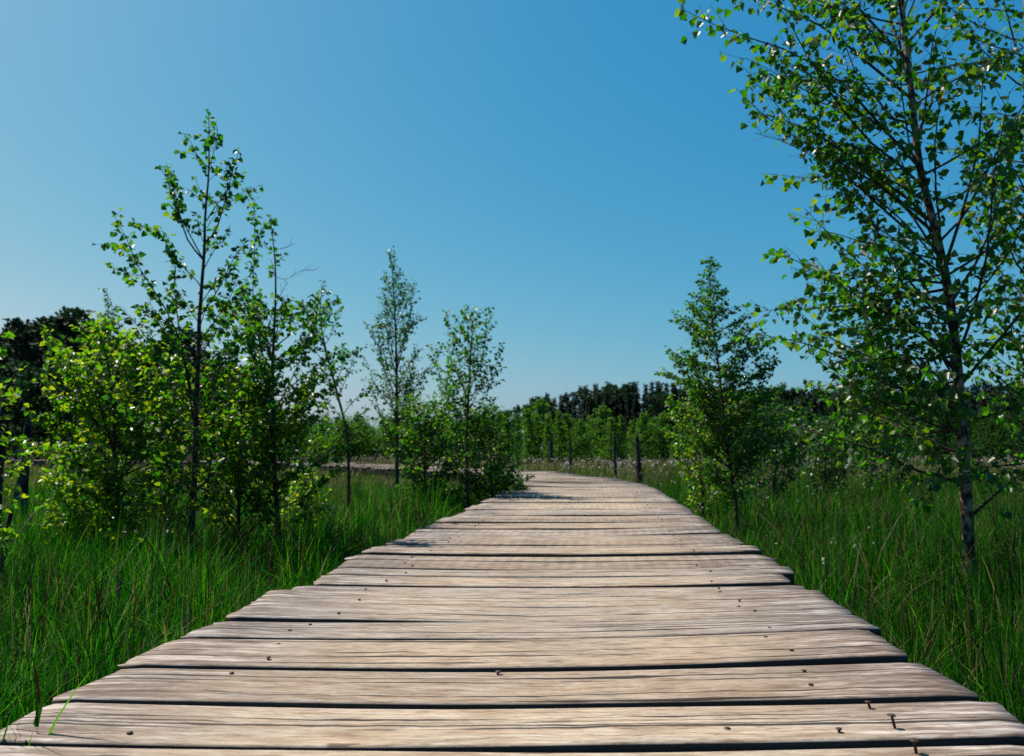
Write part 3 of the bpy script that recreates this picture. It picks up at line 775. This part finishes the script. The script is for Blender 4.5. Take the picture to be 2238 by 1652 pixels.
# ------------------------------------------------------------------ broken dead trunks
def dead_trunk(label, pts_px, depth, r, seed, group="dead trunks standing in the bog", branches=()):
    rg = np.random.default_rng(seed)
    p = np.array([Q(x, y, depth) for x, y in pts_px]); b0 = p[0].copy(); b0[2] = ground_z(b0[0], b0[1]) - .02
    p = poly(np.concatenate([b0[None], p[p[:, 2] > b0[2] + .1]]), 12)
    root = thing("dead_trunk", b0, label, "dead tree", group)
    A = Acc(); rad = r * (1.15 - .45 * np.linspace(0, 1, 12)) * (1 + rg.normal(0, .06, 12)); A.tube(p - b0, 0, 0, 9, rad)
    # splintered top
    for q in range(5):
        a = rg.uniform(0, 6.28); o_ = np.array([math.cos(a), math.sin(a), 0]) * r * .4
        A.tube([p[-1] - b0 + o_ - [0, 0, r], p[-1] - b0 + o_ * 1.05 + np.array([0, 0, rg.uniform(1, 3.2) * r])], r * .38, .003, 5)
    t = obj("trunk", A.mesh("trunk", M['bark_grey']), root)
    for bp in branches:
        B = Acc(); l = poly([Q(x, y, depth) for x, y in bp], 7); B.tube(l - b0, r * .4, r * .1, 6); obj("branch", B.mesh("branch", M['bark_grey']), t)
dead_trunk("leaning dark dead trunk cut by the left picture edge", [(-14, 1150), (-4, 1000), (6, 930), (18, 852)], 4.6, .036, 1)
dead_trunk("dark broken trunk just right of the leaning one at the left picture edge", [(50, 1080), (56, 1000), (62, 930)], 6.5, .040, 2)
dead_trunk("thin bare stem in front of the broken trunks at the left", [(6, 1220), (22, 1130), (40, 1060), (52, 1010)], 4.0, .012, 3)
dead_trunk("pale-topped slim dead trunk in the cottongrass beyond the boardwalk bend", [(1247, 1015), (1246, 990), (1245, 962)], 24, .05, 4)
dead_trunk("dark slim dead trunk halfway between the pale one and the forked one", [(1345, 1030), (1343, 1000), (1343, 958)], 20, .045, 5)
dead_trunk("dark forked dead trunk nearest the right side of the boardwalk bend", [(1397, 1050), (1396, 1020), (1394, 990), (1392, 958)], 15, .055, 6,
           branches=[[(1396, 985), (1385, 970), (1374, 958)], [(1396, 990), (1410, 978), (1424, 972)], [(1396, 1030), (1388, 1020), (1380, 1012)]])
dead_trunk("short dead trunk among the far pale birches left of the pale-topped one", [(1204, 1008), (1204, 985), (1203, 968)], 34, .09, 7)
dead_trunk("dark dead trunk behind the conical birch, left of its pair", [(1642, 1035), (1640, 1000), (1638, 950)], 14, .055, 8)
dead_trunk("dark dead trunk behind the conical birch, right of its pair", [(1692, 1060), (1694, 1020), (1698, 960)], 12, .05, 9)
dead_trunk("stubby dead trunk in the field right of the conical birch", [(1724, 1025), (1725, 1000), (1726, 975)], 18, .05, 10)
dead_trunk("dead trunk seen through the low boughs of the large birch", [(1908, 1030), (1910, 1000), (1908, 955)], 17, .05, 12)

# ------------------------------------------------------------------ far vegetation (prototypes copied)
def proto_birch(name, seed, H=5.0, W=1.3, n=2400, mat='leaf_far', q=.17):
    rg = np.random.default_rng(seed)
    tr = poly([(0, 0, -.1), (rg.normal(0, .1), rg.normal(0, .1), H * .45), (rg.normal(0, .15), 0, H)], 12)
    A = Acc(); A.tube(tr, H * .014, .006, 6)
    pos = []
    nb = 34
    for i in range(nb):
        t = .08 + .9 * i / nb; z = t * H
        c = np.array([np.interp(z, tr[:, 2], tr[:, k]) for k in range(3)])
        a = i * 2.4 + rg.normal(0, .4); w = W * (1 - t) ** .7 * (.55 + .45 * min(1, t / .25)) * rg.uniform(.6, 1.15) + .06
        e = c + np.array([math.cos(a) * w, math.sin(a) * w, w * rg.uniform(.5, 1.0)])
        l = poly([c, (c + e) / 2 + [0, 0, -.03 * w], e], 6); A.tube(l, .012, .004, 4)
        m_ = int(n / nb * (.4 + w / W))
        u = rg.uniform(.2, 1.05, m_)[:, None]
        pos.append(c + (e - c) * u + rg.normal(0, 1, (m_, 3)) * (.07 + .13 * w) * np.array([1, 1, .8]))
    pos = np.concatenate(pos); k = len(pos)
    ax = rg.normal(0, 1, (k, 3)) - [0, 0, .4]
    crown = leaves_mesh("crown", pos, ax, rg.normal(0, 1, (k, 3)) + [0, 0, .6], rg.uniform(.6, 1.2, k) * q, M[mat], True)
    return name, A.mesh("trunk", M['bark_brown']), crown
def proto_spruce(name, seed, H=14.0, W=2.2, mat='needle'):
    rg = np.random.default_rng(seed)
    A = Acc(); A.tube([(0, 0, -.2), (.05, 0, H * .5), (0, 0, H)], H * .012, .02, 6)
    pos, ax = [], []
    nb = 190
    for i in range(nb):
        t = .1 + .89 * (i / nb); a = i * 2.4 + rg.normal(0, .3); w = W * (1 - t) ** .95 * rg.uniform(.6, 1.2) + .05
        m_ = int(5 + 10 * w / W)
        u = rg.uniform(.15, 1, m_)
        d = np.array([math.cos(a), math.sin(a), 0])
        p = d[None] * (w * u)[:, None]; p[:, 2] = t * H - .28 * w * u + rg.normal(0, .1, m_); p[:, :2] += rg.normal(0, .13, (m_, 2))
        pos.append(p); ax.append(d[None] + rg.normal(0, .45, (m_, 3)) - [0, 0, .35])
    pos = np.concatenate(pos); k = len(pos)
    return name, A.mesh("trunk", M['bark_brown']), leaves_mesh("crown", pos, np.concatenate(ax), rg.normal(0, .6, (k, 3)) + [0, 0, 1], rg.uniform(.5, 1.1, k) * .5, M[mat], True)
def proto_round(name, seed, H=12.0, W=3.0, lo=.35, mat='crown_dark', q=.55, n=1500, lobes=13):
    rg = np.random.default_rng(seed)
    A = Acc(); A.tube([(0, 0, -.2), (rg.normal(0, .2), 0, H * .5), (rg.normal(0, .3), 0, H * .93)], H * .016, .04, 7)
    pos = []
    for i in range(lobes):
        t = lo + (1 - lo) * (i + .5) / lobes; a = i * 2.4 + rg.normal(0, .4)
        w = W * math.sqrt(max(.05, 1 - ((t - .62) / .45) ** 2)) * rg.uniform(.3, .8)
        c = np.array([math.cos(a) * w, math.sin(a) * w, t * H - .3])
        A.tube(poly([(0, 0, t * H * .82), c * [.5, .5, .94], c], 5), .05, .015, 4)
        m_ = n // lobes; s_ = W * rg.uniform(.26, .42)
        d = norm(rg.normal(0, 1, (m_, 3))) * rg.uniform(.5, 1.05, m_)[:, None] * s_ * np.array([1.15, 1.15, .7])
        pos.append(c + d)
    pos = np.concatenate(pos); k = len(pos)
    return name, A.mesh("trunk", M['bark_brown']), leaves_mesh("crown", pos, rg.normal(0, 1, (k, 3)), rg.normal(0, 1, (k, 3)) + [0, 0, .5], rg.uniform(.5, 1.1, k) * q, M[mat], True)
def place(pr, x, y, scale, rz, label, cat, group):
    name, tm, cm_ = pr
    o = thing(name, (x, y, float(ground_z(x, y)) if y < 90 else 0), label, cat, group)
    o.rotation_euler.z = rz; wv = rg.uniform(.8, 1.25); o.scale = (scale * wv, scale * wv, scale)
    obj("trunk", tm, o); obj("crown", cm_, o)
    return o
rg = np.random.default_rng(99)
FB = [proto_birch("young_birch", 200 + i, 5.0, (.85, 1.7, 1.2, 2.0, 1.4)[i], (1800, 3000, 2400, 3400, 2600)[i]) for i in range(5)]
FD = [proto_birch("young_birch", 250 + i, 5.0, (1.5, 2.0, 1.7)[i], 3000, 'leaf_wood', .18) for i in range(3)]
SP = [proto_spruce("spruce", 300 + i, 14, rg.uniform(1.6, 2.5)) for i in range(4)]
RD = [proto_round("broadleaf_tree", 400 + i, 12, rg.uniform(2.4, 3.2)) for i in range(3)]
PN = [proto_round("pine", 500 + i, 14, rg.uniform(2.2, 3.0), .5, 'needle', .6, 1100, 10) for i in range(3)]
BS = [proto_birch("birch_bush", 600 + i, 2.6, 1.35, 2600, 'leaf_far', .12) for i in range(3)]

# the edge of the dark wood: skyline heights read off the photo
sky_x = [1085, 1120, 1180, 1240, 1300, 1380, 1440, 1500, 1650, 1800, 1950, 2100, 2240, 2420]
sky_y = [925, 893, 868, 860, 843, 838, 838, 845, 850, 850, 850, 845, 838, 835]
def wood(x0, x1, n, y0, y1, fx, fy, label, group, mix=(.68, .22, .10), front=1.0):
    for i in range(n):
        px = x0 + (x1 - x0) * (i + rg.uniform(.1, .9)) / n
        depth = rg.uniform(y0, y1)
        k = rg.choice(3, p=mix)
        py = np.interp(px, fx, fy) + abs(rg.normal(0, 7)) - (9 if k == 0 else -1)
        top = Q(px, py, depth); pr = (SP, RD, PN)[k][rg.integers(3)]
        H = (14, 12, 14)[k] * (1.0, .98, .97)[k]
        place(pr, top[0], depth, top[2] / H, rg.uniform(0, 6.28), ("dark spiky spruce in the far wood edge", "dark round-crowned broadleaf tree in the far wood edge", "dark clumpy pine in the far wood edge")[k] + label, "tree", group)
wood(1090, 2440, 104, 105, 130, sky_x, sky_y, " right of the boardwalk", "dark trees of the far wood")
wood(1100, 2440, 70, 92, 104, sky_x, [y + 22 for y in sky_y], " right of the boardwalk", "dark trees of the far wood", (.62, .28, .10))
wood(560, 1110, 34, 125, 150, [560, 700, 800, 900, 1000, 1110], [930, 938, 945, 940, 930, 905], " left of the boardwalk", "dark trees of the low wood on the left", (.35, .5, .15))
wood(-70, 570, 40, 62, 76, [-70, 50, 170, 260, 400, 480, 570], [738, 716, 702, 768, 738, 800, 890], " left of the birches", "dark trees of the wood on the left", (.45, .1, .45))
# dark pines far left
for px, py, d, w in ((48, 712, 46, 1), (95, 708, 50, 2), (130, 700, 52, 0), (162, 695, 48, 1), (205, 715, 52, 0), (405, 728, 50, 2), (330, 770, 54, 1), (265, 750, 52, 2), (10, 760, 48, 0), (-40, 740, 50, 1), (480, 800, 56, 0)):
    t = Q(px, py, d); place(PN[w], t[0], d, t[2] / 13.3, rg.uniform(0, 6.28), "tall dark pine rising behind the bushes on the left", "tree", "dark pines on the left")
for px, py, d, k in ((70, 800, 40, 0), (20, 830, 38, 1), (120, 815, 42, 2), (185, 840, 40, 0)):
    t = Q(px, py, d); place(RD[k], t[0], d, t[2] / 11.5, rg.uniform(0, 6.28), "rounded mid green broadleaf tree in front of the left pines", "tree", "rounded trees before the left pines")
# pale young birches in front of the far wood
bx = [(1105, 895, 34), (1130, 905, 38), (1152, 890, 40), (1178, 868, 42), (1198, 905, 36), (1222, 895, 40), (1243, 905, 44), (1268, 918, 40), (1290, 905, 45), (1315, 885, 42), (1335, 912, 38), (1358, 905, 42), (1382, 918, 46), (1400, 903, 40), (1425, 910, 44), (1450, 900, 40),
      (1165, 930, 50), (1210, 930, 52), (1255, 935, 50), (1305, 930, 54), (1345, 932, 52), (1390, 932, 50), (1435, 930, 54)]
for px, py, d in bx:
    t = Q(px, py, d); place(FB[rg.integers(5)], t[0], d, t[2] / 5.0, rg.uniform(0, 6.28), "bright young birch in the row before the far dark wood, seen through the boardwalk's opening", "tree", "young birches before the far wood")
for i in range(44):
    px = 1480 + 22 * i + rg.normal(0, 10); d = rg.uniform(32, 52); t = Q(px, rg.uniform(893, 935), d)
    place((FD + FB)[rg.integers(4)], t[0], d, t[2] / 5.0, rg.uniform(0, 6.28), "young birch before the far wood, seen through the big birch and the conical birch", "tree", "young birches behind the right trees")
# bushes across the left middle distance
for i in range(80):
    px = -60 + 14.7 * i + rg.normal(0, 10); d = rg.uniform(50, 64)
    top = rg.uniform(895, 945) if px > 600 else rg.uniform(850, 920)
    if 600 < px < 790: top = rg.uniform(905, 945)
    t = Q(px, top, d); pr = (BS + FD)[rg.integers(5)] if px > 600 else BS[rg.integers(3)]
    place(pr, t[0], d, t[2] / (2.6 if pr in BS else 5.0), rg.uniform(0, 6.28), "bushy birch beyond the far leg of the boardwalk on the left", "tree", "bushy birches beyond the far boardwalk")
# dark clump behind the conical birch
for px, py, d in ((1690, 850, 15), (1740, 870, 16), (1650, 880, 16)):
    t = Q(px, py, d); place(RD[rg.integers(3)], t[0], d, t[2] / 11.8, rg.uniform(0, 6.28), "dark leafy tree behind the conical birch", "tree", "dark trees behind the conical birch")

# ------------------------------------------------------------------ grass
def blades(n, x, y, z0, h, w, lean, rg, segs=3, tuft=0):
    if tuft:                    # blades of one tussock lean away from its middle
        cx_ = np.floor(x / tuft); cy_ = np.floor(y / tuft)
        hsh = lambda a, b: np.modf(np.abs(np.sin(a * 12.9898 + b * 78.233) * 43758.5453))[0]
        dx_ = x - (cx_ + .2 + .6 * hsh(cx_, cy_)) * tuft; dy_ = y - (cy_ + .2 + .6 * hsh(cy_ + 7, cx_)) * tuft
        az = np.arctan2(dy_, dx_) + rg.normal(0, .7, n)
        q_ = np.hypot(dx_, dy_) / tuft
        h = h * (.62 + .6 * hsh(cx_ + 3, cy_ + 5)) * (1.12 - .45 * q_)
        lean = lean * (.5 + 1.3 * q_)
    else:
        az = rg.uniform(0, 2 * math.pi, n)
    face = az + rg.normal(0, .6, n) + math.pi / 2
    d = np.stack([np.cos(az), np.sin(az)], -1); s_ = np.stack([np.cos(face), np.sin(face)], -1)
    V = []
    for q in range(segs):
        t = q / segs
        off = d * (lean * h * t ** 2)[:, None]; zz = z0 + h * (t - .25 * np.abs(lean) * t ** 2)
        ww = (w * (1 - t) ** .6 * .5)[:, None]
        for sg in (-1, 1):
            V.append(np.concatenate([np.stack([x, y], -1) + off + s_ * ww * sg, zz[:, None]], 1))
    V.append(np.concatenate([np.stack([x, y], -1) + d * (lean * h)[:, None], (z0 + h * (1 - .25 * np.abs(lean)))[:, None]], 1))
    k = 2 * segs + 1
    V = np.stack(V, 1).reshape(-1, 3)
    f = []
    for q in range(segs - 1):
        b_ = 2 * q; f += [[b_, b_ + 1, b_ + 3], [b_, b_ + 3, b_ + 2]]
    b_ = 2 * (segs - 1); f.append([b_, b_ + 1, b_ + 2])
    f = (np.array(f)[None] + (np.arange(n) * k)[:, None, None]).reshape(-1, 3)
    return V, f
def noise2(x, y, sc_, seed):
    rg = np.random.default_rng(seed); o = 0
    for q in range(6):
        a = rg.uniform(0, 6.28); f_ = rg.uniform(.6, 1.6) / sc_
        o = o + np.sin((x * math.cos(a) + y * math.sin(a)) * f_ * 6.28 + rg.uniform(0, 6.28))
    return o / 6
def scatter(n, y0, y1, rg, clear=HW + .02, margin=1.12, tuft=0.0):
    y = y0 + (y1 - y0) * np.sqrt(rg.uniform(0, 1, n) * (1 - (y0 / y1) ** 2) + (y0 / y1) ** 2) if y0 > 2 else rg.uniform(y0, y1, n)
    if y0 > 2: y = np.sqrt(rg.uniform(y0 ** 2, y1 ** 2, n))
    hw = (np.abs(y) * .643 + 1.0) * margin
    x = rg.uniform(-1, 1, n) * hw
    if tuft:
        x = x + rg.normal(0, tuft, n); 
    d = path_dist(x, y); k = d > clear
    return x[k], y[k], d[k]
def grass_obj(name, n, y0, y1, hr, wr, seed, mat, label_kind='stuff', lean=.55, segs=3, keep=None, clear=HW + .02, tuft=0):
    rg = np.random.default_rng(seed)
    x, y, d = scatter(n, y0, y1, rg, clear)
    patch = noise2(x, y, 2.3, 3) + .6 * noise2(x, y, .7, 4)
    if keep is not None:
        k = keep(x, y, d, patch, rg); x, y, d, patch = x[k], y[k], d[k], patch[k]
    m_ = len(x)
    h = rg.uniform(*hr, m_) * (1 + .28 * patch)
    h *= np.where((x < 0) & (y > 12), .72, 1.0)
    h *= np.clip(.62 + (d - HW) * .55, .62, 1.0)
    ln = np.abs(rg.normal(0, lean, m_)).clip(0, 1.3)
    V, f = blades(m_, x, y, ground_z(x, y) - .01, h, rg.uniform(*wr, m_), ln, rg, segs, tuft)
    return V, f
def stuff(name, parts, mat):
    Vs, fs, n = [], [], 0
    for V, f in parts: Vs.append(V); fs.append(f + n); n += len(V)
    o = obj(name, mesh_np(name, np.concatenate(Vs), np.concatenate(fs), mat)); o["kind"] = "stuff"; return o
stuff("grass", [grass_obj("g", 110000, .3, 6, (.26, .54), (.003, .007), 61, None, segs=4, tuft=.26),
                grass_obj("g", 150000, 6, 14, (.26, .52), (.006, .013), 62, None, tuft=.34)], M['grass'])
stuff("sedge_meadow", [grass_obj("m", 40000, 7, 14, (.22, .46), (.006, .013), 66, None, tuft=.5),
                grass_obj("g", 120000, 14, 34, (.24, .46), (.016, .032), 63, None, tuft=.6),
                grass_obj("g", 70000, 34, 95, (.22, .42), (.05, .10), 64, None)], M['meadow'])
stuff("dry_grass", [grass_obj("d", 3600, .3, 7, (.3, .55), (.003, .006), 71, None, segs=4, lean=.8), grass_obj("d", 170, 1.5, 9, (.36, .54), (.007, .013), 75, None, segs=7, lean=1.1),
                    grass_obj("d", 20000, 7, 22, (.3, .52), (.006, .012), 72, None, lean=.7),
                    grass_obj("d", 110000, 22, 90, (.34, .54), (.03, .07), 73, None, keep=lambda x, y, d, p, r: p + .03 * (y - 16) + .15 * (x > 0) > r.uniform(-.2, .9, len(x)))], M['dry_grass'])
stuff("sedge", [grass_obj("s", 2400, 1.2, 7, (.34, .68), (.005, .012), 81, None, segs=4, lean=.35, clear=HW + .25),
                grass_obj("s", 2200, 7, 16, (.36, .66), (.007, .014), 82, None, lean=.35, clear=HW + .2)], M['sedge'])
# cottongrass: small white tufts on thin stems
rg = np.random.default_rng(91)
oc = np.array([(1, 0, 0), (-1, 0, 0), (0, 1, 0), (0, -1, 0), (0, 0, 1), (0, 0, -1)], float)
of = np.array([(0, 2, 4), (2, 1, 4), (1, 3, 4), (3, 0, 4), (2, 0, 5), (1, 2, 5), (3, 1, 5), (0, 3, 5)])
def cotton(n, y0, y1, r, hz, keep):
    x, y, d = scatter(n, y0, y1, rg, HW + .15)
    p = noise2(x, y, 5.0, 8) + .5 * noise2(x, y, 1.3, 9)
    k = keep(x, y, p); x, y = x[k], y[k]; m_ = len(x)
    c = np.stack([x, y, ground_z(x, y) + rg.uniform(*hz, m_)], -1)
    rr = rg.uniform(*r, m_)[:, None, None] * (rg.uniform(.55, 1.25, (m_, 6, 1))) * np.array([1, 1, 1.15])
    if y1 < 30:                 # near tufts are several overlapping wisps
        c = np.repeat(c, 4, 0) + rg.normal(0, 1, (m_ * 4, 3)) * np.array([.45, .45, .7]) * np.repeat(rr[:, 0], 4, 0).mean(1, keepdims=True)
        rr = np.repeat(rr, 4, 0) * rg.uniform(.3, .8, (m_ * 4, 6, 1)); m_ *= 4
    V = c[:, None] + oc[None] * rr
    return V.reshape(-1, 3), (of[None] + (np.arange(m_) * 6)[:, None, None]).reshape(-1, 3)
stuff("cottongrass", [cotton(420, 3.2, 9, (.008, .014), (.30, .5), lambda x, y, p: (x > .5) & (p > .15)),
                      cotton(4200, 9, 24, (.010, .020), (.34, .52), lambda x, y, p: (x > 0) & (p > 0.22)),
                      cotton(16000, 22, 80, (.02, .042), (.36, .54), lambda x, y, p: p + (x > -3) * .22 > .2)], M['cotton'])

# tuft of blades that grows up through the front seam
tp = P(52, 1622, DECK_Z)
root = thing("grass_tuft", (tp[0], tp[1], 0.0), "dark green grass tuft growing up at the front left corner of the boardwalk", "grass")
rg = np.random.default_rng(17)
x = rg.normal(0, .022, 16); y = rg.normal(0, .005, 16)
V, f = blades(16, x, y, np.full(16, .2), rg.uniform(.2, .36, 16), rg.uniform(.009, .015, 16), rg.uniform(.1, .5, 16), rg, 6)
obj("blade", mesh_np("blade", V, f, M['grass']), root)["kind"] = "stuff"
